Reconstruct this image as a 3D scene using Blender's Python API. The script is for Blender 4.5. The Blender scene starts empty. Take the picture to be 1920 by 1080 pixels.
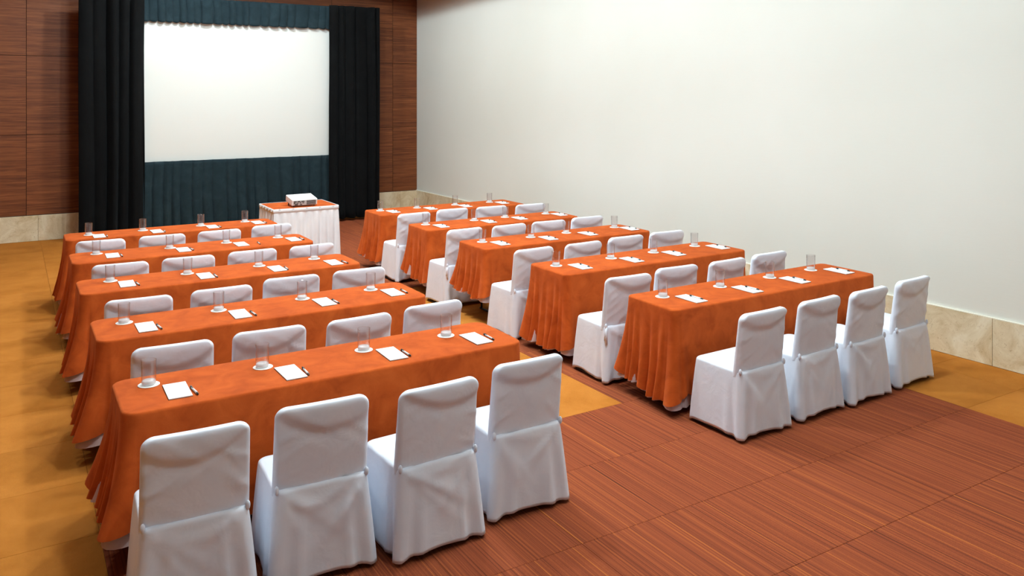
import bpy, bmesh, math, random
from mathutils import Vector, Matrix

scene = bpy.context.scene
COL = scene.collection
R = math.radians

# ------------------------------------------------------------------ camera
F_PX, HOR, YAW, CAM_H = 1537.0, 179.0, math.atan2(940, 1537), 2.30
cam_d = bpy.data.cameras.new('camera')
cam_d.sensor_width = 36.0
cam_d.lens = F_PX / 1920 * 36.0
cam_d.shift_y = -(540 - HOR) / 1920
cam_d.clip_start = 0.05
cam_d.clip_end = 100
cam = bpy.data.objects.new('camera', cam_d)
cam.location = (0, 0, CAM_H)
cam.rotation_euler = (R(90), 0, -YAW)
COL.objects.link(cam)
scene.camera = cam

# ------------------------------------------------------------------ view / world
vs = scene.view_settings
vs.view_transform = 'Standard'
vs.look = 'None'
vs.gamma = 1.0
vs.use_curve_mapping = False
vs.exposure = -0.42
world = bpy.data.worlds.new('world')
scene.world = world
world.use_nodes = True
world.node_tree.nodes['Background'].inputs[0].default_value = (0.8, 0.85, 1.0, 1)
world.node_tree.nodes['Background'].inputs[1].default_value = 0.05

# ------------------------------------------------------------------ ceiling lamps: main globe row, plus added side fill lights
CEIL = 5.30
LAMP = (0.78, 0.945, 1.0)
def fill_lamp(x, y, power, size=0.22, color=LAMP, z=CEIL - 0.03, spread=150):
    d = bpy.data.lights.new('fill_light', 'AREA')
    d.shape = 'DISK'
    d.size = size
    d.energy = power
    d.color = color
    d.spread = R(spread)
    o = bpy.data.objects.new('fill_light', d)
    o.location = (x, y, z)
    COL.objects.link(o)
    return o
for ly, pw in ((1.2, 300), (3.9, 440), (6.6, 500), (9.3, 500), (12.0, 500)):
    d = bpy.data.lights.new('globe_lamp', 'POINT')       # main row of globe lamps along the middle of the room
    d.energy = pw
    d.color = LAMP
    d.shadow_soft_size = 0.14
    o = bpy.data.objects.new('globe_lamp', d)
    o.location = (2.8, ly, CEIL - 0.16)
    COL.objects.link(o)
for ly in (3.9, 6.6, 9.3, 12.0):  # weak unseen side lights, added only as fill
    fill_lamp(-0.6, ly, 18, spread=110)
    fill_lamp(4.8, ly, 30, spread=110)

# ------------------------------------------------------------------ helpers
def px(x, y, z=0.0):
    """photo pixel -> point on the horizontal plane at height z"""
    r = (x - 960) / F_PX
    u = -(y - HOR) / F_PX
    d = (z - CAM_H) / u
    return (d * (r * math.cos(YAW) + math.sin(YAW)), d * (-r * math.sin(YAW) + math.cos(YAW)))

def lin(r, g, b):
    def f(c):
        c /= 255.0
        return c / 12.92 if c <= 0.04045 else ((c + 0.055) / 1.055) ** 2.4
    return (f(r), f(g), f(b), 1.0)

def sstep(a, b, x):
    t = max(0.0, min(1.0, (x - a) / (b - a)))
    return t * t * (3 - 2 * t)

class MB:
    def __init__(s):
        s.v = []
        s.f = []
        s.mi = []
    def quad_grid(s, rows, closed=False, mi=0):
        """rows: list of lists of points; closed joins last column to first"""
        base = len(s.v)
        n = len(rows[0])
        for r in rows:
            s.v.extend(r)
        for i in range(len(rows) - 1):
            for j in range(n if closed else n - 1):
                k = (j + 1) % n
                s.f.append((base + i * n + j, base + i * n + k, base + (i + 1) * n + k, base + (i + 1) * n + j))
                s.mi.append(mi)
        return base
    def box(s, x0, x1, y0, y1, z0, z1, mi=0):
        b = len(s.v)
        s.v.extend([(x0, y0, z0), (x1, y0, z0), (x1, y1, z0), (x0, y1, z0), (x0, y0, z1), (x1, y0, z1), (x1, y1, z1), (x0, y1, z1)])
        for q in ((0, 3, 2, 1), (4, 5, 6, 7), (0, 1, 5, 4), (1, 2, 6, 5), (2, 3, 7, 6), (3, 0, 4, 7)):
            s.f.append(tuple(b + i for i in q))
            s.mi.append(mi)
    def face(s, idx, mi=0):
        s.f.append(tuple(idx))
        s.mi.append(mi)
    def lathe(s, prof, n=20, mi=0, cx=0, cy=0):
        rows = []
        for (r, z) in prof:
            rows.append([(cx + r * math.cos(2 * math.pi * k / n), cy + r * math.sin(2 * math.pi * k / n), z) for k in range(n)])
        return s.quad_grid(rows, True, mi)
    def tube(s, pts, rad, n=8, mi=0):
        pts = [Vector(p) for p in pts]
        rows = []
        for i, p in enumerate(pts):
            a = pts[max(i - 1, 0)]
            b = pts[min(i + 1, len(pts) - 1)]
            t = (b - a).normalized()
            up = Vector((0, 0, 1)) if abs(t.z) < 0.9 else Vector((0, 1, 0))
            e1 = t.cross(up).normalized()
            e2 = t.cross(e1).normalized()
            rr = rad[i] if isinstance(rad, (list, tuple)) else rad
            rows.append([tuple(p + e1 * (rr * math.cos(2 * math.pi * k / n)) + e2 * (rr * math.sin(2 * math.pi * k / n))) for k in range(n)])
        b = s.quad_grid(rows, True, mi)
        s.face([b + k for k in range(n)][::-1], mi)
        e = b + (len(pts) - 1) * n
        s.face([e + k for k in range(n)], mi)
    def mesh(s, name, mats, smooth=True, recalc=True):
        me = bpy.data.meshes.new(name)
        me.from_pydata([tuple(p) for p in s.v], [], s.f)
        for m in (mats if isinstance(mats, (list, tuple)) else [mats]):
            me.materials.append(m)
        me.polygons.foreach_set('material_index', s.mi)
        if recalc:
            bm = bmesh.new()
            bm.from_mesh(me)
            bmesh.ops.recalc_face_normals(bm, faces=bm.faces)
            bm.to_mesh(me)
            bm.free()
        if smooth:
            me.polygons.foreach_set('use_smooth', [True] * len(me.polygons))
        me.update()
        return me

def put(name, me, parent=None, loc=(0, 0, 0), rz=0.0):
    o = bpy.data.objects.new(name, me)
    o.location = loc
    o.rotation_euler = (0, 0, rz)
    COL.objects.link(o)
    o.parent = parent
    return o

def bevel(o, w=0.004, seg=2):
    m = o.modifiers.new('bevel', 'BEVEL')
    m.width = w
    m.segments = seg
    m.limit_method = 'ANGLE'
    m.angle_limit = R(40)
    return o

def tag(o, label=None, cat=None, group=None, kind=None):
    if label: o['label'] = label
    if cat: o['category'] = cat
    if group: o['group'] = group
    if kind: o['kind'] = kind
    return o

# ------------------------------------------------------------------ materials
def new_mat(name):
    m = bpy.data.materials.new(name)
    m.use_nodes = True
    nt = m.node_tree
    return m, nt, nt.nodes['Principled BSDF']

def N(nt, kind, **kw):
    n = nt.nodes.new(kind)
    for k, v in kw.items():
        setattr(n, k, v)
    return n

def ramp(nt, stops):
    n = nt.nodes.new('ShaderNodeValToRGB')
    e = n.color_ramp.elements
    e[0].position, e[0].color = stops[0]
    e[1].position, e[1].color = stops[-1]
    for p, c in stops[1:-1]:
        k = e.new(p)
        k.color = c
    return n

def coords(nt, scale=(1, 1, 1), rand=0.0, src='Object'):
    tc = N(nt, 'ShaderNodeTexCoord')
    mp = N(nt, 'ShaderNodeMapping')
    mp.inputs['Scale'].default_value = scale
    nt.links.new(tc.outputs[src], mp.inputs['Vector'])
    if rand:
        oi = N(nt, 'ShaderNodeObjectInfo')
        ml = N(nt, 'ShaderNodeMath', operation='MULTIPLY')
        ml.inputs[1].default_value = rand
        nt.links.new(oi.outputs['Random'], ml.inputs[0])
        cb = N(nt, 'ShaderNodeCombineXYZ')
        for i in range(3):
            nt.links.new(ml.outputs[0], cb.inputs[i])
        nt.links.new(cb.outputs[0], mp.inputs['Location'])
    return mp.outputs['Vector']

def noise(nt, vec, scale, detail=4, rough=0.55, dist=0.0):
    n = N(nt, 'ShaderNodeTexNoise')
    n.inputs['Scale'].default_value = scale
    n.inputs['Detail'].default_value = detail
    n.inputs['Roughness'].default_value = rough
    n.inputs['Distortion'].default_value = dist
    nt.links.new(vec, n.inputs['Vector'])
    return n.outputs['Fac']

def bump(nt, b, height, strength, dist=0.01):
    n = N(nt, 'ShaderNodeBump')
    n.inputs['Strength'].default_value = strength
    n.inputs['Distance'].default_value = dist
    nt.links.new(height, n.inputs['Height'])
    nt.links.new(n.outputs['Normal'], b.inputs['Normal'])

def plain(name, col, rough=0.6, metal=0.0, spec=0.5):
    m, nt, b = new_mat(name)
    b.inputs['Base Color'].default_value = col
    b.inputs['Roughness'].default_value = rough
    b.inputs['Metallic'].default_value = metal
    b.inputs['Specular IOR Level'].default_value = spec
    return m

def cloth_mat(name, c0, c1, c2, nscale=3.0, rough=0.85, sheen=0.25, sheen_tint=(1, 1, 1, 1), fine=350, fstr=0.15, rand=20.0, soft=0.0):
    m, nt, b = new_mat(name)
    v = coords(nt, rand=rand)
    f = noise(nt, v, nscale, 5, 0.6, 0.6)
    rp = ramp(nt, [(0.30, c0), (0.5, c1), (0.70, c2)])
    nt.links.new(f, rp.inputs['Fac'])
    nt.links.new(rp.outputs['Color'], b.inputs['Base Color'])
    b.inputs['Roughness'].default_value = rough
    b.inputs['Specular IOR Level'].default_value = 0.12
    b.inputs['Sheen Weight'].default_value = sheen
    b.inputs['Sheen Roughness'].default_value = 0.5
    b.inputs['Sheen Tint'].default_value = sheen_tint
    f2 = noise(nt, v, fine, 2, 0.5)
    if soft:
        f3 = noise(nt, v, 9.0, 3, 0.5, 0.8)
        ad = N(nt, 'ShaderNodeMath', operation='MULTIPLY_ADD')
        ad.inputs[1].default_value = soft
        nt.links.new(f3, ad.inputs[0])
        nt.links.new(f2, ad.inputs[2])
        bump(nt, b, ad.outputs[0], fstr, 0.002)
    else:
        bump(nt, b, f2, fstr, 0.002)
    return m

M = {}
M['orange'] = cloth_mat('orange_suede_cloth', lin(152, 61, 17), lin(172, 74, 24), lin(186, 85, 31), 6.5, 0.9, 0.25, lin(255, 150, 90), 260, 0.2)
M['lining'] = cloth_mat('pale_cloth_lining', lin(190, 166, 166), lin(200, 178, 178), lin(208, 186, 186), 4.0)
M['white_cloth'] = cloth_mat('white_chair_cover', lin(222, 228, 241), lin(227, 232, 244), lin(232, 237, 247), 2.5, 0.75, 0.1, fine=600, fstr=0.16, soft=12.0)
M['white_skirt'] = cloth_mat('white_table_skirting', lin(226, 226, 230), lin(232, 232, 236), lin(238, 238, 240), 3, 0.8, 0.1)
M['black_velvet'] = cloth_mat('black_velvet', lin(6, 6, 7), lin(8, 8, 9), lin(11, 12, 13), 4, 0.95, 0.03, lin(150, 170, 185), 300, 0.2)
M['teal_velvet'] = cloth_mat('dark_teal_velvet', lin(25, 37, 43), lin(29, 42, 48), lin(35, 49, 55), 6, 0.95, 0.08, lin(140, 175, 185), 300, 0.2)
M['metal_black'] = plain('black_chair_metal', lin(28, 26, 26), 0.4, 0.0)
M['board'] = plain('pale_tabletop_board', lin(150, 120, 90), 0.6)
M['paper'] = plain('white_paper', lin(248, 248, 248), 0.8)
M['backing'] = plain('grey_backing_board', lin(60, 45, 40), 0.8)
M['coaster'] = plain('white_paper_coaster', lin(244, 244, 242), 0.85)
M['pen_white'] = plain('white_pen_plastic', lin(222, 222, 222), 0.3)
M['pen_black'] = plain('black_pen_plastic', lin(22, 22, 24), 0.3)
M['proj'] = plain('white_projector_plastic', lin(240, 240, 238), 0.45)
M['proj_grey'] = plain('grey_projector_panel', lin(190, 188, 186), 0.5)
M['dark'] = plain('dark_socket_plastic', lin(30, 28, 28), 0.5)
M['lens'] = plain('projector_lens_glass', lin(15, 18, 30), 0.05)
M['screen'] = plain('white_screen_vinyl', lin(220, 220, 216), 0.7, 0, 0.3)
M['alu'] = plain('aluminium_frame', lin(150, 150, 150), 0.35, 1.0)
M['clip'] = plain('clear_plastic_clip', lin(225, 225, 228), 0.3)

def glass_mat():
    m, nt, b = new_mat('thin_clear_glass')
    nt.nodes.remove(b)
    out = nt.nodes['Material Output']
    tr = N(nt, 'ShaderNodeBsdfTransparent')
    tr.inputs[0].default_value = (0.97, 0.97, 0.975, 1)
    gl = N(nt, 'ShaderNodeBsdfGlossy')
    gl.inputs['Roughness'].default_value = 0.03
    lw = N(nt, 'ShaderNodeLayerWeight')
    lw.inputs['Blend'].default_value = 0.5
    pw = N(nt, 'ShaderNodeMath', operation='POWER')
    pw.inputs[1].default_value = 2.6
    nt.links.new(lw.outputs['Facing'], pw.inputs[0])
    fr = N(nt, 'ShaderNodeMath', operation='MULTIPLY_ADD')
    fr.inputs[1].default_value = 0.85
    fr.inputs[2].default_value = 0.05
    nt.links.new(pw.outputs[0], fr.inputs[0])
    mx = N(nt, 'ShaderNodeMixShader')
    nt.links.new(fr.outputs[0], mx.inputs[0])
    nt.links.new(tr.outputs[0], mx.inputs[1])
    nt.links.new(gl.outputs[0], mx.inputs[2])
    nt.links.new(mx.outputs[0], out.inputs[0])
    return m
M['glass'] = glass_mat()

def glass_base_mat():
    m, nt, b = new_mat('thick_glass_base')
    out = nt.nodes['Material Output']
    b.inputs['Base Color'].default_value = lin(246, 248, 250)  # white colour stands in for the bright coaster refracted through clear glass
    b.inputs['Roughness'].default_value = 0.08
    tr = N(nt, 'ShaderNodeBsdfTransparent')
    mx = N(nt, 'ShaderNodeMixShader')
    mx.inputs[0].default_value = 0.7
    nt.links.new(tr.outputs[0], mx.inputs[1])
    nt.links.new(b.outputs[0], mx.inputs[2])
    nt.links.new(mx.outputs[0], out.inputs[0])
    return m
M['glass_base'] = glass_base_mat()

def wood_mat():
    m, nt, b = new_mat('reddish_wood_veneer')
    v = coords(nt, (0.55, 1, 16), rand=37.0)
    f = noise(nt, v, 2.2, 7, 0.62, 0.5)
    v2 = coords(nt, (2.0, 1, 90), rand=11.0)
    f2 = noise(nt, v2, 3.0, 4, 0.6)
    mixf = N(nt, 'ShaderNodeMath', operation='MULTIPLY_ADD')
    mixf.inputs[1].default_value = 0.35
    nt.links.new(f2, mixf.inputs[0])
    sc = N(nt, 'ShaderNodeMath', operation='MULTIPLY')
    sc.inputs[1].default_value = 0.72
    nt.links.new(f, sc.inputs[0])
    nt.links.new(sc.outputs[0], mixf.inputs[2])
    rp = ramp(nt, [(0.34, lin(66, 32, 14)), (0.50, lin(102, 53, 25)), (0.62, lin(122, 68, 34)), (0.74, lin(148, 91, 49))])
    nt.links.new(mixf.outputs[0], rp.inputs['Fac'])
    nt.links.new(rp.outputs['Color'], b.inputs['Base Color'])
    b.inputs['Roughness'].default_value = 0.55
    b.inputs['Specular IOR Level'].default_value = 0.3
    return m
M['wood'] = wood_mat()
M['wood_dark'] = plain('dark_panel_joint', lin(40, 18, 10), 0.7)

def paint_mat(name, c0, c1):
    m, nt, b = new_mat(name)
    v = coords(nt)
    f = noise(nt, v, 0.6, 3, 0.5)
    rp = ramp(nt, [(0.3, c0), (0.7, c1)])
    nt.links.new(f, rp.inputs['Fac'])
    nt.links.new(rp.outputs['Color'], b.inputs['Base Color'])
    b.inputs['Roughness'].default_value = 0.7
    b.inputs['Specular IOR Level'].default_value = 0.25
    v2 = coords(nt, (1, 0.25, 1.6))
    bump(nt, b, noise(nt, v2, 30, 4, 0.6), 0.06, 0.01)
    return m
M['wall_white'] = paint_mat('off_white_wall_paint', lin(216, 216, 208), lin(221, 221, 214))
M['wall_grey'] = paint_mat('grey_beige_wall_paint', lin(176, 174, 170), lin(182, 180, 176))
M['ceiling'] = paint_mat('warm_ceiling_paint', lin(225, 214, 198), lin(230, 220, 205))
M['soffit'] = paint_mat('warm_wood_tone_soffit', lin(190, 140, 100), lin(196, 146, 106))
M['caulk'] = plain('white_sealant', lin(235, 230, 215), 0.6)

def stone_mat():
    m, nt, b = new_mat('beige_travertine')
    v = coords(nt, (1, 1, 1), rand=53.0)
    f = noise(nt, v, 3.2, 8, 0.65, 1.2)
    rp = ramp(nt, [(0.28, lin(176, 152, 112)), (0.45, lin(205, 187, 154)), (0.58, lin(219, 206, 178)), (0.75, lin(230, 221, 200))])
    nt.links.new(f, rp.inputs['Fac'])
    f2 = noise(nt, v, 26, 5, 0.7, 2.0)
    rp2 = ramp(nt, [(0.30, (0.55, 0.47, 0.36, 1)), (0.42, (1, 1, 1, 1))])
    nt.links.new(f2, rp2.inputs['Fac'])
    mx = N(nt, 'ShaderNodeMix', data_type='RGBA', blend_type='MULTIPLY')
    mx.inputs[0].default_value = 0.8
    nt.links.new(rp.outputs['Color'], mx.inputs[6])
    nt.links.new(rp2.outputs['Color'], mx.inputs[7])
    nt.links.new(mx.outputs[2], b.inputs['Base Color'])
    b.inputs['Roughness'].default_value = 0.4
    return m
M['stone'] = stone_mat()
M['mortar'] = plain('pale_stone_joint', lin(200, 185, 155), 0.8)

def gold_carpet():
    m, nt, b = new_mat('gold_carpet_pile')
    v = coords(nt, rand=31.0)
    f = noise(nt, v, 2.4, 5, 0.6, 0.4)
    rp = ramp(nt, [(0.28, lin(160, 98, 34)), (0.5, lin(174, 109, 42)), (0.72, lin(184, 118, 50))])
    nt.links.new(f, rp.inputs['Fac'])
    f2 = noise(nt, v, 420, 2, 0.6)
    rp2 = ramp(nt, [(0.3, (0.78, 0.78, 0.78, 1)), (0.7, (1.12, 1.12, 1.12, 1))])
    nt.links.new(f2, rp2.inputs['Fac'])
    mx = N(nt, 'ShaderNodeMix', data_type='RGBA', blend_type='MULTIPLY')
    mx.inputs[0].default_value = 1.0
    nt.links.new(rp.outputs['Color'], mx.inputs[6])
    nt.links.new(rp2.outputs['Color'], mx.inputs[7])
    nt.links.new(mx.outputs[2], b.inputs['Base Color'])
    b.inputs['Roughness'].default_value = 0.95
    b.inputs['Specular IOR Level'].default_value = 0.1
    bump(nt, b, f2, 0.25, 0.003)
    return m
M['gold'] = gold_carpet()

def red_carpet():
    m, nt, b = new_mat('rust_striped_carpet_pile')
    v = coords(nt, (95, 0.25, 1), rand=19.0)
    f = noise(nt, v, 1.0, 3, 0.75)
    rp = ramp(nt, [(0.31, lin(70, 36, 26)), (0.41, lin(118, 58, 37)), (0.52, lin(135, 68, 42)), (0.61, lin(146, 76, 44)), (0.71, lin(184, 112, 48))])
    nt.links.new(f, rp.inputs['Fac'])
    v2 = coords(nt, (1, 1, 1), rand=7.0)
    f2 = noise(nt, v2, 380, 2, 0.6)
    rp2 = ramp(nt, [(0.3, (0.7, 0.72, 0.75, 1)), (0.7, (1.18, 1.15, 1.1, 1))])
    nt.links.new(f2, rp2.inputs['Fac'])
    mx = N(nt, 'ShaderNodeMix', data_type='RGBA', blend_type='MULTIPLY')
    mx.inputs[0].default_value = 1.0
    nt.links.new(rp.outputs['Color'], mx.inputs[6])
    nt.links.new(rp2.outputs['Color'], mx.inputs[7])
    nt.links.new(mx.outputs[2], b.inputs['Base Color'])
    b.inputs['Roughness'].default_value = 0.95
    b.inputs['Specular IOR Level'].default_value = 0.1
    bump(nt, b, f, 0.35, 0.004)
    return m
M['red'] = red_carpet()
M['subfloor'] = plain('carpet_underlay', lin(96, 52, 24), 0.95)

# ------------------------------------------------------------------ the room
XL, YB, YF = -3.2, 15.0, -3.0
def wall_x(y):                       # the right wall runs very slightly out of square
    return 6.94 + (15.0 - y) * 0.0175
m = MB(); m.box(XL - 0.2, 8.0, YF - 0.2, YB + 0.2, -0.12, -0.004)
floor = tag(put('floor', m.mesh('floor', M['subfloor'], False)), 'gold and rust carpeted floor of the meeting hall', None, None, 'structure')

def is_red(x, y):
    if x > 6.0: return False
    if y < 4.8: return x > 0.4
    if y > 14.6: return False
    if x > 3.9:
        if x < 4.6 and 6.9 < y < 9.0: return False
        return True
    return x > 3.2 and y > 10.4
TS = 0.70
tm = {}
for nm in ('gold', 'red'):
    m = MB(); g = 0.0008
    e = TS / 2 - g; c = 0.0012
    rows = [[(-e, -e, -0.004), (e, -e, -0.004), (e, e, -0.004), (-e, e, -0.004)],
            [(-e, -e, -c), (e, -e, -c), (e, e, -c), (-e, e, -c)],
            [(-e + c, -e + c, 0), (e - c, -e + c, 0), (e - c, e - c, 0), (-e + c, e - c, 0)]]
    b = m.quad_grid(rows, True); m.face([b + 8, b + 9, b + 10, b + 11])
    tm[nm] = m.mesh(nm + '_carpet_tile', M[nm], False)
for i in range(-5, 11):
    for j in range(0, 22):
        cx, cy = 6.0 - TS * 3 + TS * (i - 4) - TS / 2 + TS * 2, 4.8 - TS * 5 + TS * j + TS / 2
        if cy > 15.0 + TS / 2 or cx > 7.3 or cx < XL: continue
        put('carpet_tile', tm['red' if is_red(cx, cy) else 'gold'], floor, (cx, cy, 0))

# back wall with wood panels
m = MB(); m.box(XL - 0.2, 7.0, YB + 0.012, YB + 0.2, 0, CEIL)
wall_back = tag(put('wall_back', m.mesh('wall_back', M['wood_dark'], False)), 'wood panelled wall behind the screen', None, None, 'structure')
xs = [XL] + [0.21 + 1.242 * k for k in range(-2, 6)] + [6.955]
zs = [0.41, 1.68, 2.93, 4.18, CEIL]
for a in range(len(xs) - 1):
    for c in range(len(zs) - 1):
        m = MB(); g = 0.003
        w, hgt = (xs[a + 1] - xs[a]) / 2 - g, (zs[c + 1] - zs[c]) / 2 - g
        m.box(-w, w, -0.012, 0.014, -hgt, hgt)
        bevel(put('wood_panel', m.mesh('wood_panel', M['wood'], False), wall_back, ((xs[a] + xs[a + 1]) / 2, YB + 0.012, (zs[c] + zs[c + 1]) / 2)), 0.002, 1)

# right wall
ang = math.atan(0.0175)
m = MB()
b = len(m.v)
for (x, y) in ((wall_x(15.2), 15.2), (wall_x(-3.2), -3.2), (8.0, -3.2), (8.0, 15.2)):
    m.v.append((x, y, 0)); m.v.append((x, y, CEIL))
for q in ((0, 2, 3, 1), (2, 4, 5, 3), (4, 6, 7, 5), (6, 0, 1, 7), (1, 3, 5, 7), (0, 6, 4, 2)):
    m.face(q)
tag(put('wall_right', m.mesh('wall_right', M['wall_white'], False)), 'plain off white painted side wall', None, None, 'structure')
m = MB(); m.box(XL - 0.2, XL, YF - 0.2, YB + 0.2, 0, CEIL)
tag(put('wall_left', m.mesh('wall_left', M['wood'], False)), 'side wall opposite the white wall', None, None, 'structure')
m = MB(); m.box(XL - 0.2, 8.0, YF - 0.2, YF, 0, CEIL)
tag(put('wall_front', m.mesh('wall_front', M['wall_grey'], False)), 'wall behind the seats', None, None, 'structure')
m = MB(); m.box(XL - 0.2, 8.0, YF - 0.2, YB + 0.2, CEIL, CEIL + 0.15)
tag(put('ceiling', m.mesh('ceiling', M['ceiling'], False)), 'pale ceiling above the lamps', None, None, 'structure')
# dropped soffit round the edge of the ceiling
SZ = 4.36
m = MB()
b = len(m.v)
for (y, zb) in ((15.0, SZ - 0.06), (5.0, SZ + 0.34), (-3.0, SZ + 0.34)):
    m.v.extend([(5.25, y, zb), (wall_x(y) + 0.05, y, zb), (wall_x(y) + 0.05, y, CEIL), (5.25, y, CEIL)])
for s in (0, 4):
    for k in range(4):
        k2 = (k + 1) % 4
        m.face((s + k, s + k2, s + 4 + k2, s + 4 + k))
m.face((0, 1, 2, 3)); m.face((8, 9, 10, 11))
tag(put('trim_1', m.mesh('trim_1', M['soffit'], False)), 'dropped ceiling soffit along the white wall', None, None, 'structure')
m = MB(); m.box(XL, 5.25, 13.9, YB, SZ - 0.06, CEIL)
tag(put('trim_2', m.mesh('trim_2', M['soffit'], False)), 'dropped ceiling soffit along the wood wall', None, None, 'structure')

# stone skirting, slab by slab
SH = 0.405
m = MB(); m.box(XL, 6.96, YB - 0.012, YB + 0.01, 0, SH - 0.004)
bb = tag(put('baseboard_back', m.mesh('baseboard_back', M['mortar'], False)), 'beige stone skirting below the wood panels', None, None, 'structure')
x = 0.37 - 0.62 * 6
while x < 6.95:
    x1 = min(x + 0.62, 6.93)
    x0 = max(x, XL + 0.01)
    if x1 - x0 > 0.05:
        m = MB(); w = (x1 - x0) / 2 - 0.0012
        m.box(-w, w, -0.010, 0.006, 0.002, SH)
        bevel(put('stone_slab', m.mesh('stone_slab', M['stone'], False), bb, ((x0 + x1) / 2, YB - 0.014, 0)), 0.002, 1)
    x += 0.62
rootr = MB(); rootr.box(-0.014, 0.004, -18.0, 0, 0, SH - 0.004)
br = tag(put('baseboard_right', rootr.mesh('baseboard_right', M['mortar'], False), None, (wall_x(15.0), 15.0, 0), ang), 'beige stone skirting along the white wall', None, None, 'structure')
y = -0.03
SEAM = 10.95 - 0.62 * 17.6129
while y > -17.9:
    m = MB(); m.box(-0.012, 0.006, -0.31 + 0.0012, 0.31 - 0.0012, 0.002, SH)
    bevel(put('stone_slab', m.mesh('stone_slab', M['stone'], False), br, (-0.012, y - 0.31, 0)), 0.002, 1)
    y -= 0.62
m = MB(); m.box(-0.024, 0.004, -18.0, 0, SH, SH + 0.006)
put('sealant_line', m.mesh('sealant_line', M['caulk'], False), br)

# ------------------------------------------------------------------ screen and drapes
DY = 14.50
def drape(name, x0, x1, z0, z1, y, seed, pitch, amp, mat, label, sharp=1.0, hem=0.0, taper=0.5, nz=14, group=None, lo=0.55):
    rnd = random.Random(seed)
    m = MB()
    n = int((x1 - x0) / pitch * 24)
    # irregular fold phase
    ph, phs = 0.0, []
    knots = [rnd.uniform(0.6, 1.7) for _ in range(int((x1 - x0) / pitch) + 4)]
    for i in range(n + 1):
        t = i / n
        k = knots[int(t * (len(knots) - 2))]
        phs.append(ph)
        ph += 2 * math.pi * (x1 - x0) / pitch / n * k
    amps = [rnd.uniform(lo, 1.2) for _ in range(int(ph / (2 * math.pi)) + 3)]
    wob = [rnd.uniform(-1, 1) for _ in range(8)]
    rows = []
    for r in range(nz + 1):
        s = r / nz                       # 0 top, 1 bottom
        row = []
        for i in range(n + 1):
            t = i / n
            p = phs[i] + 0.5 * math.sin(3 * s + wob[0] * 3 + t * 5)
            a = amps[int(phs[i] / (2 * math.pi))] * amp * (taper + (1 - taper) * s)
            w = 1 - 2 * abs(math.sin(p / 2)) ** sharp          # broad rolls, narrow creases
            yy = y + a * w + 0.2 * amp * math.sin(p * 0.37 + wob[1] * 4 + 2 * s)
            zz = z1 + (z0 - z1) * s
            if r == nz: zz += hem * (0.5 + 0.5 * w) + 0.3 * hem * wob[2]
            xx = x0 + (x1 - x0) * t + 0.004 * math.sin(7 * s + wob[3] * 5)
            row.append((xx, yy, zz))
        rows.append(row)
    m.quad_grid(rows)
    back = [[(q[0], q[1] + 0.006, q[2]) for q in row] for row in rows]
    b2 = m.quad_grid(back)
    # close the rim
    nn = n + 1
    for i in range(n):
        m.face((i, i + 1, b2 + i + 1, b2 + i))
        e = nz * nn
        m.face((e + i, e + i + 1, b2 + e + i + 1, b2 + e + i))
    for r in range(nz):
        for c in (0, n):
            m.face((r * nn + c, (r + 1) * nn + c, b2 + (r + 1) * nn + c, b2 + r * nn + c))
    return tag(put(name, m.mesh(name, mat)), label, 'curtain', group)

drape('side_curtain', 0.90, 1.85, 0.03, 3.95, DY - 0.10, 3, 0.20, 0.07, M['black_velvet'], 'tall black velvet side curtain left of the projection screen', 0.8, 0.02, 0.85, 26, lo=0.15)
drape('side_curtain', 4.93, 5.90, 0.04, 3.94, DY - 0.10, 8, 0.19, 0.065, M['black_velvet'], 'tall black velvet side curtain right of the projection screen', 0.8, 0.02, 0.85, 26, lo=0.15)
drape('valance', 1.80, 4.98, 3.50, 3.93, DY + 0.01, 5, 0.17, 0.032, M['teal_velvet'], 'short dark teal pleated valance above the projection screen', 0.45, 0.03, 0.7, 10, lo=0.3)
drape('screen_skirt', 1.80, 4.98, 0.03, 1.215, DY + 0.00, 11, 0.20, 0.085, M['teal_velvet'], 'dark teal pleated skirt hanging below the projection screen', 0.34, 0.02, 0.3, 18, lo=0.5)
scr = tag(put('projection_screen', None, None, (3.385, DY + 0.10, 0)), 'large white projection screen framed by dark velvet drapes', 'screen')
m = MB()
rows = []
for i in range(13):
    z = 1.15 + (3.66 - 1.15) * i / 12
    rows.append([(-1.62 + 3.24 * k / 16, 0.004 * math.sin(k * 1.3) * math.sin(i * 0.9) * (1 if i < 3 else 0.25), z) for k in range(17)])
m.quad_grid(rows)
put('screen_surface', m.mesh('screen_surface', M['screen'], recalc=False), scr, (0, -0.022, 0))
for nm, bx in (('frame_rail', (-1.65, 1.65, -0.015, 0.015, 3.64, 3.68)), ('frame_rail', (-1.65, 1.65, -0.015, 0.015, 1.11, 1.15)), ('frame_post', (-1.66, -1.62, -0.015, 0.015, 0.02, 3.68)), ('frame_post', (1.62, 1.66, -0.015, 0.015, 0.02, 3.68))):
    m = MB(); m.box(*bx)
    put(nm, m.mesh(nm, M['alu'], False), scr)
for sx in (-1.64, 1.64):
    m = MB(); m.box(sx - 0.02, sx + 0.02, -0.2, 0.22, 0.0, 0.03)
    put('foot', m.mesh('foot', M['alu'], False), scr)

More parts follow.
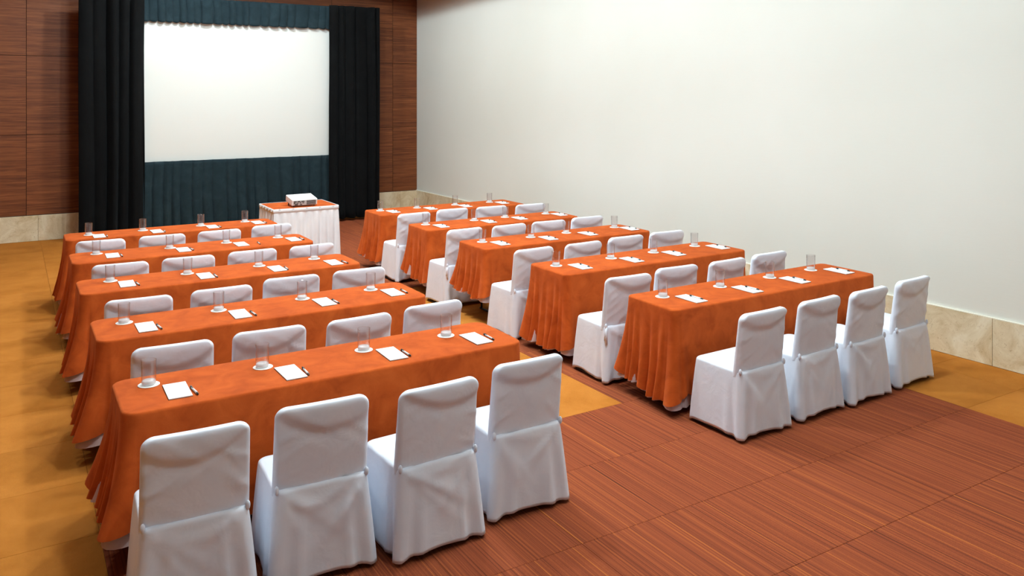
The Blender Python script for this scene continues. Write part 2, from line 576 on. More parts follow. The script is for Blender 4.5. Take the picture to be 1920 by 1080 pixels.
# ------------------------------------------------------------------ covered chair
def rrect(hw, y0, y1, rad, n_side=14, n_corner=5):
    """closed loop, starts at rear left, runs along the rear, right, front, left; y0 rear, y1 front"""
    rad = max(0.001, min(rad, hw * 0.98, (y1 - y0) / 2 * 0.98))
    pts = []
    cs = [(hw - rad, y0 + rad, -90, n_side, (-hw + rad, y0)), (hw - rad, y1 - rad, 0, n_side, None), (-hw + rad, y1 - rad, 90, n_side, None), (-hw + rad, y0 + rad, 180, n_side, None)]
    starts = [(-hw + rad, y0), (hw, y0 + rad), (hw - rad, y1), (-hw, y1 - rad)]
    ends = [(hw - rad, y0), (hw, y1 - rad), (-hw + rad, y1), (-hw, y0 + rad)]
    for k in range(4):
        s, e = starts[k], ends[k]
        for i in range(n_side):
            t = i / n_side
            pts.append((s[0] + (e[0] - s[0]) * t, s[1] + (e[1] - s[1]) * t, k, t))
        cx, cy, a0 = cs[k][0], cs[k][1], cs[k][2]
        for i in range(n_corner):
            a = R(a0 + 90 * i / n_corner)
            pts.append((cx + rad * math.cos(a), cy + rad * math.sin(a), k + 4, i / n_corner))
    return pts

def ridges(rnd, n, wmin, wmax, amax, horiz=0.5):
    out = []
    for _ in range(n):
        out.append((rnd.uniform(-1, 1), rnd.uniform(0, 1), rnd.uniform(-0.9, 0.9) if rnd.random() < 0.6 else rnd.uniform(0.5, 1.1), rnd.uniform(wmin, wmax), rnd.uniform(0.4, 1) * amax, rnd.uniform(0.12, 0.3)))
    return out

def ridge_val(rs, x, z):
    v = 0.0
    for (cx, cz, an, w, am, ln) in rs:
        dx, dz = x - cx, z - cz
        a = dx * math.cos(an) + dz * math.sin(an)
        c = -dx * math.sin(an) + dz * math.cos(an)
        v += am * math.exp(-(c / w) ** 2 - (a / ln) ** 2)
    return v

SEAT_Z, TOP_Z, CREASE = 0.455, 0.842, 0.470
def chair_meshes(seed):
    rnd = random.Random(seed)
    # ---- back sleeve
    m = MB()
    rows = []
    nl = 34
    rs = [(rnd.uniform(-0.2, 0.2), rnd.uniform(0.5, 0.77), rnd.choice((0.7, 0.9, -0.6, 0.5)), rnd.uniform(0.008, 0.016), rnd.uniform(0.0015, 0.004), rnd.uniform(0.08, 0.2)) for _ in range(7)]
    for sgn in (-1, 1):                # short tension folds along the side seams
        for k in range(rnd.randint(3, 6)):
            rs.append((sgn * rnd.uniform(0.15, 0.2), rnd.uniform(0.50, 0.77), sgn * rnd.uniform(-0.9, -0.3), rnd.uniform(0.008, 0.013), rnd.uniform(0.003, 0.006), rnd.uniform(0.04, 0.07)))
    asym = rnd.uniform(-0.25, 0.35)
    dip = rnd.uniform(0.05, 0.08)
    zc0 = TOP_Z - rnd.uniform(0.045, 0.06)
    for i in range(nl + 1):
        if i < 26:
            z = 0.42 + (TOP_Z - 0.05 - 0.42) * i / 26
            inset = 0.0
            th = 1.0
        else:
            t = (i - 26) / (nl - 26) * math.pi / 2
            z = TOP_Z - 0.05 + 0.05 * math.sin(t)
            inset = 0.055 * (1 - math.cos(t))
            th = 0.30 + 0.70 * math.cos(t) ** 0.7 if t < math.pi / 2 - 1e-6 else 0.30
        s = (z - 0.46) / (TOP_Z - 0.46)
        hw = 0.230 - 0.004 * s - inset
        yc = -0.168 - 0.045 * s
        hth = (0.030 - 0.006 * s) * th
        lp = rrect(hw, yc - hth, yc + hth, hth * 0.95, 22, 5)
        row = []
        for (x, y, k, t) in lp:
            bow = -0.012 * (1 - (x / 0.23) ** 2)     # back is gently bowed
            d = 0.0
            if y < yc:
                wgt = sstep(0, hth * 0.9 + 1e-5, yc - y)
                zc = zc0 - dip * (1 - (x / 0.21 - asym) ** 2)
                d += 0.014 * sstep(zc - 0.032, zc + 0.020, z) - 0.004 * math.exp(-((z - zc + 0.035) / 0.04) ** 2)
                d += ridge_val(rs, x, z) - 0.004
                d *= wgt
            else:
                d = -0.6 * ridge_val(rs, -x, z) * 0.4
            row.append((x, y + bow - d, z))
        rows.append(row)
    b = m.quad_grid(rows, True)
    nn = len(rows[0])
    m.face([b + nl * nn + k for k in range(nn)])
    back = m.mesh('back_cover', M['white_cloth'])

    # ---- skirt
    m = MB()
    rows = []
    nl = 26
    sw = [(rnd.uniform(0.02, 0.06), rnd.uniform(0.05, 0.10), rnd.uniform(0.022, 0.032), rnd.uniform(0.006, 0.010), rnd.uniform(-0.3, 0.3))]
    drag = []                            # drag lines running down from the knots
    for sg in (-1, 1):
        for _ in range(rnd.randint(2, 3)):
            drag.append((sg, rnd.uniform(0.45, 1.25), rnd.uniform(0.018, 0.032), rnd.uniform(0.004, 0.009), rnd.uniform(0.12, 0.24)))
    sidef = [[(rnd.uniform(0.15, 0.85), rnd.uniform(0.10, 0.20), rnd.uniform(-0.006, 0.012)) for _ in range(3)] for _ in range(4)]
    hemoff = [rnd.uniform(0, 0.02) for _ in range(4)]
    lift = rnd.uniform(0.015, 0.04)
    hem_base = 0.024
    for i in range(nl + 1):
        if i <= 4:                       # rolled edge of the seat
            t = i / 4 * math.pi / 2
            z = SEAT_Z - 0.020 + 0.020 * math.cos(t)
            ins = 0.018 * (1 - math.sin(t))
            s = 0.0
        else:
            s = (i - 4) / (nl - 4)
            z = None
            ins = 0.0
        fl = s ** 0.85
        hw = 0.226 - ins + 0.028 * fl
        y0 = -0.222 + ins - 0.024 * fl
        y1 = 0.215 - ins + 0.025 * fl
        lp = rrect(hw, y0, y1, 0.045 - 0.015 * s, 22, 6)
        row = []
        cx, cy = 0.0, 0.0
        for (x, y, k, t) in lp:
            side = k if k < 4 else None
            zz = z if z is not None else (SEAT_Z - 0.020) + (hem_base - (SEAT_Z - 0.020)) * s
            nx, ny = 0.0, 0.0
            if k == 0: ny = -1
            elif k == 1: nx = 1
            elif k == 2: ny = 1
            elif k == 3: nx = -1
            else:
                a = R({4: -90, 5: 0, 6: 90, 7: 180}[k] + 90 * t)
                nx, ny = math.cos(a), math.sin(a)
            d = 0.0
            if side is not None:
                ed = min(t, 1 - t)
                if side in (0, 1, 3):
                    # pleats beside the rear corners
                    rear = ed if side == 0 else (t if side == 1 else 1 - t)
                    d += s * (0.010 * math.exp(-(rear / 0.05) ** 2) - 0.010 * math.exp(-((rear - 0.12) / 0.05) ** 2) + 0.010 * math.exp(-((rear - 0.22) / 0.06) ** 2))
                for (c, w, a) in sidef[side]:
                    d += a * s ** 0.7 * math.exp(-((t - c - 0.12 * (s - 0.5)) / w) ** 2)
                if side == 0:
                    u = 2 * t - 1
                    zd = (SEAT_Z - zz)
                    for (c, depth, w, a, off) in sw:
                        arc = c * 0.3 + depth * (1 - (u - off) ** 2) - 0.02
                        d += a * math.exp(-((zd - arc) / w) ** 2) * (1 - u * u)
                    for (sg, an, w, a, ln) in drag:
                        ex, ez = (0.22 - sg * x), zd          # from the knot inwards and down
                        al = ex * math.cos(an) + ez * math.sin(an)
                        ac = -ex * math.sin(an) + ez * math.cos(an)
                        d += a * math.exp(-(ac / (w * (0.4 + 2.2 * max(al, 0)))) ** 2 - ((al - ln) / ln) ** 2)
                if s > 0.0:
                    zz += (lift * 4 * t * (1 - t) * 0.6 + hemoff[side] * math.sin(2 * math.pi * t) * 0.4) * s ** 3
            else:
                d += s * 0.012 if k in (4, 7) else s * 0.004
                zz -= 0.004 * s ** 3
            row.append((x + nx * d, y + ny * d, max(zz, 0.012)))
        rows.append(row)
    b0 = m.quad_grid(rows, True)
    # turned-up inner hem so the cloth has thickness
    nn = len(rows[0])
    inner = [[(q[0] * 0.985, q[1] * 0.985, q[2] + dz) for q in rows[-1]] for dz in (0.001, 0.05)]
    b1 = m.quad_grid(inner, True)
    for k in range(nn):
        k2 = (k + 1) % nn
        m.face((b0 + nl * nn + k, b0 + nl * nn + k2, b1 + k2, b1 + k))
    skirt = m.mesh('skirt', M['white_cloth'])

    # ---- seat top
    m = MB()
    rows = []
    for i in range(9):
        q = 1 - i / 9.0
        lp = rrect(0.207 * q + 0.002, -0.203 * q, 0.197 * q, 0.04 * q + 0.002, 22, 6)
        rows.append([(x, y, SEAT_Z + 0.026 * (1 - q ** 2.2) + 0.003 * math.sin(9 * x + seed) * math.sin(8 * y) * (1 - q)) for (x, y, k, t) in lp])
    b = m.quad_grid(rows, True)
    nn = len(rows[0])
    m.face([b + 8 * nn + k for k in range(nn)])
    seat = m.mesh('seat_cover', M['white_cloth'])
    return back, skirt, seat

# knots at the two rear corners of the seat
def tie_mesh(sgn, tails):
    m = MB()
    x = sgn * 0.216
    prof = [(max(0.0005, 0.011 * math.sin(math.pi * k / 10)), CREASE - 0.014 - 0.022 * math.cos(math.pi * k / 10)) for k in range(11)]
    m.lathe(prof, 10, 0, x * 1.005, -0.207)
    if tails:
        for dy, ln in ((0.0, 0.13), (0.014, 0.10)):
            m.tube([(x * 1.01, -0.218 + dy, CREASE - 0.02), (x * 1.045, -0.224 + dy, CREASE - 0.06), (x * 1.06, -0.226 + dy, CREASE - 0.02 - ln)], [0.005, 0.008, 0.011], 6)
    return m.mesh('tie', M['white_cloth'])
def sled_mesh(sgn):
    m = MB()
    x = sgn * 0.222
    pts = [(x * 0.9, -0.15, 0.42), (x, -0.215, 0.08), (x, -0.228, 0.035), (x, -0.215, 0.0145), (x, -0.18, 0.011), (x, 0.18, 0.011), (x, 0.212, 0.0145), (x, 0.222, 0.04), (x * 0.95, 0.17, 0.42)]
    m.tube(pts, 0.011, 8)
    return m.mesh('sled_leg', M['metal_black'])
VAR = [chair_meshes(s) for s in (2, 17, 23, 31, 44, 58)]
TIES, SLEDS = (tie_mesh(-1, False), tie_mesh(1, False), tie_mesh(-1, True), tie_mesh(1, True)), (sled_mesh(-1), sled_mesh(1))

ROWN = ['nearest', 'second', 'middle', 'fourth', 'farthest']
SEATN = ['leftmost', 'second from left', 'third from left', 'rightmost']
def chair(x, y, rz, var, label, group, tails=False):
    o = tag(put('covered_chair', None, None, (x, y, 0), rz), label, 'chair', group)
    back, skirt, seat = VAR[var]
    put('back_cover', back, o)
    put('skirt', skirt, o)
    put('seat_cover', seat, o)
    for k in (0, 1):
        put('tie', TIES[k + (2 if tails else 0)], o)
        put('leg', SLEDS[k], o)
    return o

# top corners of every chair back, left / right, in photo pixels
CH = {
 'L': [[(265, 830, 480, 800), (525, 775, 702, 745), (737, 750, 895, 710), (925, 695, 1058, 668)],
       [(249, 660, 407, 644), (439, 632, 581, 614), (607, 612, 735, 590), (754, 585, 867, 565)],
       [(198, 570, 329, 558), (358, 552, 474, 538), (497, 528, 603, 519), (630, 513, 723, 505)],
       [(176, 506, 287, 498), (306, 491, 407, 482), (429, 478, 520, 469), (542, 469, 627, 459)],
       [(144, 458, 239, 452), (262, 448, 349, 441), (371, 439, 451, 432), (470, 429, 546, 421)]],
 'R': [[(1392, 597, 1472, 580), (1501, 574, 1574, 557), (1593, 557, 1663, 539), (1680, 535, 1744, 520)],
       [(1138, 527.6, 1224, 516), (1233, 509, 1313, 499), (1326, 499, 1399, 485), (1409, 483.5, 1477, 473)],
       [(961.7, 475.6, 1038, 464.5), (1057, 464, 1129, 454), (1142, 450.5, 1208, 443), (1223.5, 439.5, 1282, 435)],
       [(838, 437, 906, 428), (921, 429, 986, 421), (1000, 420, 1061, 415), (1075, 412, 1131, 407)],
       [(745, 406.7, 806, 399), (820, 392.6, 876, 388), (892.6, 391, 948, 389), (962, 388, 1015, 384)]]}
# ------------------------------------------------------------------ draped tables
TT = 0.75
def cloth_meshes(lx, ly, seed, fs, hb, hf, crad):
    rnd = random.Random(seed)
    hw, hd = lx / 2, ly / 2
    ns_long, ns_short, nc = 80, 48, 12
    def loop(hw, hd, rad):
        pts = []
        for k, (sx, sy, ex, ey, n) in enumerate(((-hw + rad, -hd, hw - rad, -hd, ns_long), (hw, -hd + rad, hw, hd - rad, ns_short), (hw - rad, hd, -hw + rad, hd, ns_long), (-hw, hd - rad, -hw, -hd + rad, ns_short))):
            for i in range(n):
                t = i / n
                pts.append((sx + (ex - sx) * t, sy + (ey - sy) * t, k, t))
            cx, cy, a0 = ((hw - rad, -hd + rad, -90), (hw - rad, hd - rad, 0), (-hw + rad, hd - rad, 90), (-hw + rad, -hd + rad, 180))[k]
            for i in range(nc):
                a = R(a0 + 90 * i / nc)
                pts.append((cx + rad * math.cos(a), cy + rad * math.sin(a), k + 4, i / nc))
        return pts
        # fold profile along each side: list of (centre, width, amplitude)
    folds = {}
    for k in (0, 2):
        L = lx - 0.1
        f = []
        for c in (0.0, 1.0):
            sg = 1 if c == 0 else -1
            f.append((c + sg * rnd.uniform(0.04, 0.06), 0.018, rnd.uniform(0.012, 0.022)))
            f.append((c + sg * rnd.uniform(0.085, 0.10), 0.016, -rnd.uniform(0.008, 0.014)))
            f.append((c + sg * rnd.uniform(0.13, 0.16), 0.02, rnd.uniform(0.006, 0.014)))
        for _ in range(5):
            f.append((rnd.uniform(0.2, 0.8), rnd.uniform(0.02, 0.05), rnd.uniform(-0.004, 0.006)))
        folds[k] = f
    for k in (1, 3):
        f = []
        nf = 4
        for i in range(nf):
            f.append(((i + 0.5 + rnd.uniform(-0.2, 0.2)) / nf, rnd.uniform(0.06, 0.09), rnd.uniform(0.03, 0.06)))
            f.append(((i + 1.0 + rnd.uniform(-0.15, 0.15)) / nf, rnd.uniform(0.04, 0.07), -rnd.uniform(0.02, 0.04)))
        folds[k] = f
    cornf = [(rnd.uniform(0.085, 0.13), rnd.uniform(0.35, 0.65), rnd.uniform(0.02, 0.05)) for _ in range(4)]
    hemw = [rnd.uniform(0, 6.28) for _ in range(6)]
    def skin(inset, hem_add, top, lift=1.0):
        rows = []
        nl = 24
        bs = loop(hw - inset, hd - inset, crad)
        for i in range(nl + 1):
            row = []
            if i <= 3:
                t0 = i / 3 * math.pi / 2
                s = 0.0
            else:
                s = (i - 3) / (nl - 3)
            for (x, y, k, t) in bs:
                if k < 4:
                    nx, ny = ((0, -1), (1, 0), (0, 1), (-1, 0))[k]
                else:
                    a = R((-90, 0, 90, 180)[k - 4] + 90 * t)
                    nx, ny = math.cos(a), math.sin(a)
                near = max(0.0, min(1.0, (hw - x) / lx))            # 1 at the left end, 0 at the right
                frt = max(0.0, min(1.0, (hd - y) / ly))             # 1 at the front, 0 at the back
                endh = hb + (hf - hb) * frt
                hem = 0.04 + (endh - 0.04) * near ** 2 + 0.008 * math.sin(5 * x + hemw[0]) + hem_add
                if k < 4:
                    d = 0.006
                    for (c, w, am) in folds[k]:
                        d += am * math.exp(-((t - c) / w) ** 2)
                    ed = min(t, 1 - t)
                    if k in (1, 3):
                        d += fs * (0.055 + 0.045 * math.exp(-(ed / 0.16) ** 2))
                        de = ed * ly
                        d += fs * (-0.075 * math.exp(-((de - 0.055) / 0.022) ** 2) + 0.035 * math.exp(-((de - 0.11) / 0.03) ** 2))
                        hem += 0.015 * math.sin(9 * t + hemw[1 + k])
                    else:
                        dist = ed * lx
                        d += fs * 0.085 * math.exp(-(dist / 0.05) ** 2)
                        if k == 2: d *= 0.35
                        hem += lift * 0.09 * math.exp(-((dist - 0.03) / 0.10) ** 2)
                        if t > 0.5 and k == 0: d *= 0.35                # taut beside the last chair
                else:
                    am, c, w2 = cornf[k - 4]
                    e = 0.035 if k in (4, 6) else 0.035
                    d = fs * 0.10 + fs * am * math.exp(-((t - c) / 0.28) ** 2) - w2 * math.exp(-((t - (c + 0.45) % 1.0) / 0.10) ** 2)
                    hem += lift * 0.07 * (t if k in (5, 7) else 1 - t)
                    if k in (4, 5): d *= 0.35
                d *= (0.12 + 0.88 * s) * s ** 0.75 if s > 0 else 0.0
                if i <= 3:
                    r = 0.014
                    ox = -r * (1 - math.sin(t0))
                    z = top - r + r * math.cos(t0)
                    row.append((x + nx * ox, y + ny * ox, z))
                else:
                    z = (top - 0.014) + (hem - (top - 0.014)) * s
                    row.append((x + nx * d, y + ny * d, z))
            rows.append(row)
        return rows, bs
    rows, bs = skin(0.0, 0.0, TT)
    m = MB()
    b = m.quad_grid(rows, True)
    nn = len(rows[0])
    # top surface: shrink rings with faint undulation
    prev = rows[0]
    top_rows = [prev]
    for q in (0.8, 0.5, 0.2):
        rr = []
        for (x, y, z) in prev:
            yy = y * q
            xx = math.copysign(max(0.0, abs(x) - hd * (1 - q)), x)
            rr.append((xx, yy, TT + 0.0008 * math.sin(11 * xx + seed) * math.sin(17 * yy + seed)))
        top_rows.append(rr)
    rr = []
    for (x, y, z) in prev:
        rr.append((math.copysign(max(0.0, abs(x) - hd), x), 0.0, TT))
    top_rows.append(rr)
    m.quad_grid(top_rows[::-1], True)
    me = m.mesh('tablecloth', M['orange'])
    bm = bmesh.new(); bm.from_mesh(me)
    bmesh.ops.remove_doubles(bm, verts=bm.verts, dist=0.0002)
    bmesh.ops.recalc_face_normals(bm, faces=bm.faces)
    bm.to_mesh(me); bm.free()
    rows, bs = skin(0.018, -0.012, TT - 0.03, 0.0)
    m = MB()
    m.quad_grid(rows[14:], True)
    lin_me = m.mesh('cloth_lining', M['lining'])
    return me, lin_me

def table(x0, x1, y0, y1, seed, label, group, hb, hf):
    cx, cy = (x0 + x1) / 2, (y0 + y1) / 2
    lx, ly = x1 - x0, y1 - y0
    o = tag(put('draped_table', None, None, (cx, cy, 0)), label, 'table', group)
    cm, lm = cloth_meshes(lx, ly, seed, 0.8 if cx < 3.4 else 0.55, hb, hf, 0.085 if cx < 3.4 else 0.06)
    put('tablecloth', cm, o)
    put('cloth_lining', lm, o)
    m = MB(); m.box(-lx / 2 + 0.035, lx / 2 - 0.035, -ly / 2 + 0.035, ly / 2 - 0.035, TT - 0.04, TT - 0.006)
    put('tabletop', m.mesh('tabletop', M['board'], False), o)
    for sx in (-1, 1):
        m = MB()
        xx = sx * (lx / 2 - 0.25)
        m.tube([(xx, -ly / 2 + 0.08, TT - 0.04), (xx, -ly / 2 + 0.08, 0.012), ], 0.012, 6)
        m.tube([(xx, ly / 2 - 0.08, TT - 0.04), (xx, ly / 2 - 0.08, 0.012), ], 0.012, 6)
        m.tube([(xx, -ly / 2 + 0.08, 0.2), (xx, ly / 2 - 0.08, 0.2)], 0.010, 6)
        m.tube([(xx, -ly / 2 + 0.05, 0.011), (xx, ly / 2 - 0.05, 0.011)], 0.011, 6)
        put('leg', m.mesh('leg', M['metal_black']), o)
    return o

# height of the cloth hem above the floor at the rear and front of each left-hand table end
HEM = {'L': [(0.21, 0.18), (0.07, 0.14), (0.08, 0.12), (0.10, 0.12), (0.12, 0.12)],
       'R': [(0.14, 0.05), (0.07, 0.09), (0.27, 0.25), (0.18, 0.13), (0.15, 0.13)]}
TB = {'L': [(0.46, 2.76, 4.36, 4.93), (0.46, 2.76, 5.74, 6.34), (0.46, 2.77, 7.17, 7.76), (0.48, 2.76, 8.52, 9.12), (0.50, 2.77, 9.93, 10.46)],
      'R': [(4.08, 6.41, 4.42, 4.98), (4.08, 6.30, 5.78, 6.38), (4.07, 6.26, 7.17, 7.77), (4.08, 6.22, 8.51, 9.10), (4.08, 6.28, 9.90, 10.52)]}
for blk in 'LR':
    bn = 'left block' if blk == 'L' else 'right block'
    for r in range(5):
        table(*TB[blk][r], 100 + r * 7 + (50 if blk == 'R' else 0), 'long table under an orange cloth, %s row of the %s' % (ROWN[r], bn), 'orange draped tables', *HEM[blk][r])
        pos = []
        for c in range(4):
            xl, yl, xr, yr = CH[blk][r][c]
            A, B = px(xl, yl, 0.820), px(xr, yr, 0.820)
            rz = max(-0.05, min(0.05, math.atan2(B[1] - A[1], B[0] - A[0])))
            y = (A[1] + B[1]) / 2 + 0.225
            if r > 0: y = max(y, TB[blk][r - 1][3] + 0.315)        # clear of the table behind the sitter
            y = min(y, TB[blk][r][2] - 0.275)                      # and of the table served
            pos.append([(A[0] + B[0]) / 2, y, rz])
        for _ in range(14):                                         # covers touch but do not run into each other
            for c in range(3):
                gap = 0.560 - (pos[c + 1][0] - pos[c][0])
                if gap > 0:
                    pos[c][0] -= gap / 2
                    pos[c + 1][0] += gap / 2
        for c in range(4):
            chair(*pos[c], (r * 5 + c * 7 + (3 if blk == 'R' else 0)) % 6, 'white covered chair, %s in the %s row of the %s' % (SEATN[c], ROWN[r], bn),
                  'white covered chairs at the long tables', blk == 'R' and r in (1, 3) and c == 0)

# ------------------------------------------------------------------ place settings
def lathe_mesh(name, prof, mat, n=28, cap0=True, cap1=True):
    m = MB(); b = m.lathe(prof, n)
    if cap0: m.face([b + k for k in range(n)][::-1])
    if cap1: m.face([b + (len(prof) - 1) * n + k for k in range(n)])
    return m.mesh(name, mat)
coaster_me = lathe_mesh('coaster', [(0.054, 0.0), (0.055, 0.0008), (0.055, 0.0018), (0.054, 0.0025)], M['coaster'])
GH = 0.132
gw_me = lathe_mesh('glass_wall', [(0.0355, 0.0), (0.0365, 0.006), (0.0385, GH - 0.001), (0.0378, GH), (0.0370, GH - 0.001), (0.0352, 0.024)], M['glass'], 28, False, False)
gb_me = lathe_mesh('glass_base', [(0.030, 0.0), (0.0345, 0.003), (0.0350, 0.020), (0.030, 0.024)], M['glass_base'], 28)
m = MB(); m.box(-0.0575, 0.0575, -0.118, 0.118, 0.0015, 0.006)
sheets_me = m.mesh('sheets', M['paper'], False)
m = MB(); m.box(-0.0585, 0.0585, -0.119, 0.119, 0.0, 0.0015)
backing_me = m.mesh('backing_board', M['backing'], False)
def pen_meshes():
    out = []
    m = MB(); m.tube([(0, -0.045, 0.006), (0, 0.045, 0.006)], 0.0058, 8); out.append(('barrel', m.mesh('barrel', M['pen_white'])))
    m = MB(); m.tube([(0, -0.070, 0.0035), (0, -0.062, 0.006), (0, -0.045, 0.006)], [0.0012, 0.005, 0.0058], 8); out.append(('tip', m.mesh('tip', M['pen_black'])))
    m = MB(); m.tube([(0, 0.045, 0.006), (0, 0.068, 0.006), (0, 0.071, 0.006)], [0.0061, 0.0061, 0.003], 8); out.append(('end_cap', m.mesh('end_cap', M['pen_black'])))
    m = MB(); m.box(-0.0018, 0.0018, 0.028, 0.066, 0.0118, 0.0138); out.append(('clip', m.mesh('clip', M['pen_black'], False)))
    return out
PEN = pen_meshes()
COA = {'L': [[(279, 721), (493, 688), (682, 656), (836, 629)], [(233, 605), (410, 582), (567, 560), (695, 543)], [(207, 527), (351, 513), (486, 498.5), (589, 485)], [(181, 476), (319, 465), (424.5, 455), (521, 445)], [(167, 440.5), (268, 432), (376.5, 423), (459.5, 415.5)]],
       'R': [[(1242, 556), (1350, 537), (1443, 520), (1520, 506)], [(1043, 498), (1146, 484), (1225, 473), (1302.6, 461)], [(904, 453.5), (995, 444.5), (1062, 436.5), (1152, 426)], [(798, 421), (889, 413), (947, 407), (1023, 400.6)], [(713, 395), (782, 389.6), (853, 384), (918, 379)]]}
PAD = {'L': [[(332.5, 732), (545, 698), (734.5, 663), (892, 634.5)], [(274, 613), (450, 588.5), (608, 566), (736, 548)], [(238, 532), (385, 517), (519, 503.5), (625, 492)], [(211, 479), (344, 468), (452, 457.6), (550, 448.5)], [(186, 443), (294, 433.6), (398, 425), (483, 417)]],
       'R': [[(1296, 560), (1401, 542.4), (1490, 525), (1572.7, 508)], [(1088, 499.6), (1184, 487), (1263, 475), (1345.6, 463)], [(938, 456), (1028, 446.4), (1102, 438), (1180, 428.5)], [(827, 423.7), (916, 415), (974, 409), (1048, 402)], [(737, 396.6), (807, 390.7), (872, 386), (941, 380)]]}
PENP = [[(361, 733), (570, 697), (760, 662), (917, 632)], [(297, 613), (475.5, 587.5), (627, 565.5), (758, 546)], [(257, 532), (404, 517), (536.5, 503), (646.7, 491.4)], [(227, 478.7), (356.6, 467.4), (485.5, 455.9), (565.8, 447.6)], [(197.5, 442.8), (307, 433.6), (410, 425), (497, 416.7)]]
rnd = random.Random(9)
for blk in 'LR':
    bn = 'left block' if blk == 'L' else 'right block'
    for r in range(5):
        y_front, y_back = TB[blk][r][2], TB[blk][r][3]
        for c in range(4):
            where = '%s in the %s row of the %s' % (SEATN[c], ROWN[r], bn)
            X, Y = px(*COA[blk][r][c], TT + 0.002)
            Y = max(y_front + 0.07, min(y_back - 0.07, Y))
            zt = TT + 0.001
            tag(put('coaster', coaster_me, None, (X, Y, zt)), 'round white paper coaster, ' + where, 'coaster', 'coasters on the tables')
            g = tag(put('drinking_glass', None, None, (X + rnd.uniform(-0.004, 0.004), Y + rnd.uniform(-0.003, 0.003), zt + 0.0026)), 'clear empty straight glass, ' + where, 'glass', 'glasses on the tables')
            put('glass_wall', gw_me, g)
            put('glass_base', gb_me, g)
            PX_, PY_ = px(*PAD[blk][r][c], TT + 0.004)
            PY_ = max(y_front + 0.135, min(y_back - 0.14, PY_))
            prz = rnd.uniform(-0.025, 0.025)
            p = tag(put('note_pad', None, None, (PX_, PY_, zt), prz), 'blank white note pad, ' + where, 'note pad', 'note pads on the tables')
            put('sheets', sheets_me, p)
            put('backing_board', backing_me, p)
            if blk == 'L':
                QX, QY = px(*PENP[r][c], TT + 0.006)
                QX = max(QX, PX_ + 0.075)
                QY = max(y_front + 0.08, min(y_back - 0.08, QY))
                qz, qr = zt + 0.0003, rnd.uniform(-0.05, 0.12)
            else:
                QX, QY, qz, qr = PX_ + 0.040, PY_ - 0.015, zt + 0.0062, rnd.uniform(-0.03, 0.06)
            q = tag(put('pen', None, None, (QX, QY, qz), qr), 'pen beside the pad, ' + where if blk == 'L' else 'pen lying on the pad, ' + where, 'pen', 'pens on the tables')
            for nm, me in PEN:
                put(nm, me, q)

# ------------------------------------------------------------------ projector table
def skirted_table(x0, x1, y0, y1, h):
    cx, cy = (x0 + x1) / 2, (y0 + y1) / 2
    hw, hd = (x1 - x0) / 2, (y1 - y0) / 2
    o = tag(put('projector_table', None, None, (cx, cy, 0)), 'small square table with white pleated skirting and orange top, under the projector', 'table')
    m = MB(); m.box(-hw + 0.004, hw - 0.004, -hd + 0.004, hd - 0.004, h - 0.006, h)
    bevel(put('top_cloth', m.mesh('top_cloth', M['orange'], False), o), 0.003, 2)
    m = MB(); m.box(-hw + 0.01, hw - 0.01, -hd + 0.01, hd - 0.01, h - 0.04, h - 0.006)
    put('tabletop', m.mesh('tabletop', M['board'], False), o)
    for sx in (-1, 1):
        for sy in (-1, 1):
            m = MB(); m.tube([(sx * (hw - 0.06), sy * (hd - 0.06), 0.0), (sx * (hw - 0.06), sy * (hd - 0.06), h - 0.04)], 0.018, 8)
            put('leg', m.mesh('leg', M['metal_black']), o)
    rnd = random.Random(77)
    lp = rrect(hw, -hd, hd, 0.012, 60, 4)
    ph = 0.0
    sidep = []
    for i in range(len(lp)):
        sidep.append(ph)
        ph += 2 * math.pi / 7.5 * rnd.uniform(0.75, 1.25)
    amps = [rnd.uniform(0.5, 1.2) for _ in range(int(ph / 6.28) + 3)]
    rows = []
    for i in range(15):
        s = i / 14
        row = []
        for j, (x, y, k, t) in enumerate(lp):
            if k < 4: nx, ny = ((0, -1), (1, 0), (0, 1), (-1, 0))[k]
            else:
                a = R((-90, 0, 90, 180)[k - 4] + 90 * t); nx, ny = math.cos(a), math.sin(a)
            w = math.sin(sidep[j] + 0.6 * s)
            d = 0.004 + 0.03 * s + (0.004 + 0.022 * s ** 0.5) * amps[int(sidep[j] / 6.28)] * w * (0 if s == 0 else 1)
            row.append((x + nx * d, y + ny * d, (h - 0.045) + (0.02 - (h - 0.045)) * s))
        rows.append(row)
    m = MB(); m.quad_grid(rows, True)
    put('pleated_skirt', m.mesh('pleated_skirt', M['white_skirt']), o)
    rows = []
    for (off, z) in ((-0.004, h + 0.002), (0.004, h + 0.003), (0.008, h), (0.008, h - 0.05), (0.0, h - 0.052)):
        rows.append([(x, y, z) for (x, y, k, t) in rrect(hw + off, -hd - off, hd + off, 0.016, 6, 4)])
    m = MB(); m.quad_grid(rows, True)
    put('skirt_band', m.mesh('skirt_band', M['white_skirt']), o)
    clip = MB(); clip.box(-0.012, 0.012, -0.005, 0.005, -0.02, 0.02)
    cme = clip.mesh('skirt_clip', M['clip'], False)
    for i in range(5):
        t = -hw + 0.08 + (2 * hw - 0.16) * i / 4
        put('skirt_clip', cme, o, (t, -hd - 0.011, h - 0.015))
        t = -hd + 0.08 + (2 * hd - 0.16) * i / 4
        put('skirt_clip', cme, o, (-hw - 0.011, t, h - 0.015), R(90))
    return o
PT = 0.77
skirted_table(3.00, 3.90, 11.02, 11.74, PT)

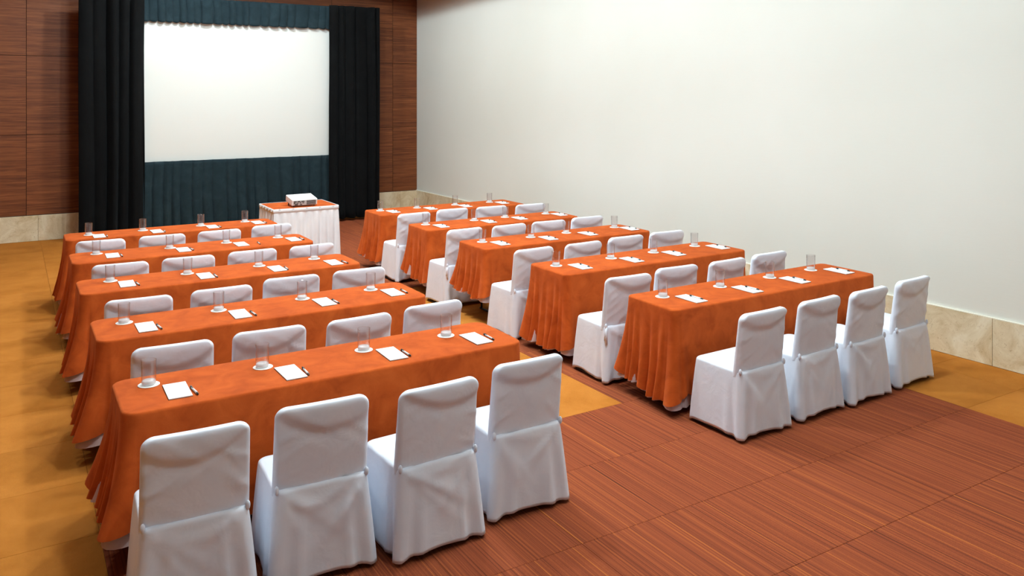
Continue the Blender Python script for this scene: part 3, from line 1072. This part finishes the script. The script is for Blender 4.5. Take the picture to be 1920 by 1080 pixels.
pr = tag(put('projector', None, None, (3.455, 11.13, PT + 0.0055)), 'white box projector standing on the skirted orange topped table', 'projector')
pr.rotation_euler = (R(10), 0, R(2))
m = MB(); m.box(-0.18, 0.18, 0.0, 0.27, 0.012, 0.098)
bevel(put('body', m.mesh('body', M['proj'], False), pr), 0.010, 3)
m = MB(); m.box(-0.165, 0.165, -0.0025, 0.006, 0.018, 0.084)
panel = put('port_panel', m.mesh('port_panel', M['proj_grey'], False), pr)
for (x0, x1, z0, z1) in ((-0.155, -0.115, 0.064, 0.077), (-0.104, -0.064, 0.064, 0.077), (-0.050, -0.006, 0.064, 0.077), (-0.155, -0.130, 0.045, 0.057), (-0.118, -0.088, 0.045, 0.055), (-0.072, -0.050, 0.047, 0.057), (-0.033, -0.010, 0.045, 0.055), (-0.142, -0.094, 0.021, 0.037), (-0.066, -0.038, 0.023, 0.035)):
    m = MB(); m.box(x0, x1, -0.0045, -0.001, z0, z1)
    put('socket', m.mesh('socket', M['dark'], False), panel)
for i in range(6):
    m = MB(); m.box(0.025, 0.156, -0.0045, -0.001, 0.024 + 0.010 * i, 0.029 + 0.010 * i)
    put('vent_slot', m.mesh('vent_slot', M['dark'], False), panel)
m = MB(); m.lathe([(0.036, 0.0), (0.036, 0.004), (0.030, 0.0065), (0.001, 0.0065)], 24)
put('focus_ring', m.mesh('focus_ring', M['proj_grey']), pr, (-0.095, 0.205, 0.0975))
m = MB(); m.tube([(-0.095, 0.262, 0.056), (-0.095, 0.285, 0.056)], 0.032, 20)
ln = put('lens_barrel', m.mesh('lens_barrel', M['dark']), pr)
m = MB(); m.tube([(-0.095, 0.283, 0.056), (-0.095, 0.2865, 0.056)], 0.026, 20)
put('lens', m.mesh('lens', M['lens']), ln)
for (fx, fy, fl) in ((-0.145, 0.02, 0.006), (0.145, 0.02, 0.006), (-0.145, 0.24, 0.045), (0.145, 0.24, 0.045)):
    m = MB(); m.lathe([(0.001, -fl), (0.011, -fl), (0.012, -fl + 0.004), (0.007, -fl + 0.008), (0.007, 0.014), (0.001, 0.014)], 12)
    put('foot', m.mesh('foot', M['dark']), pr, (fx, fy, 0))
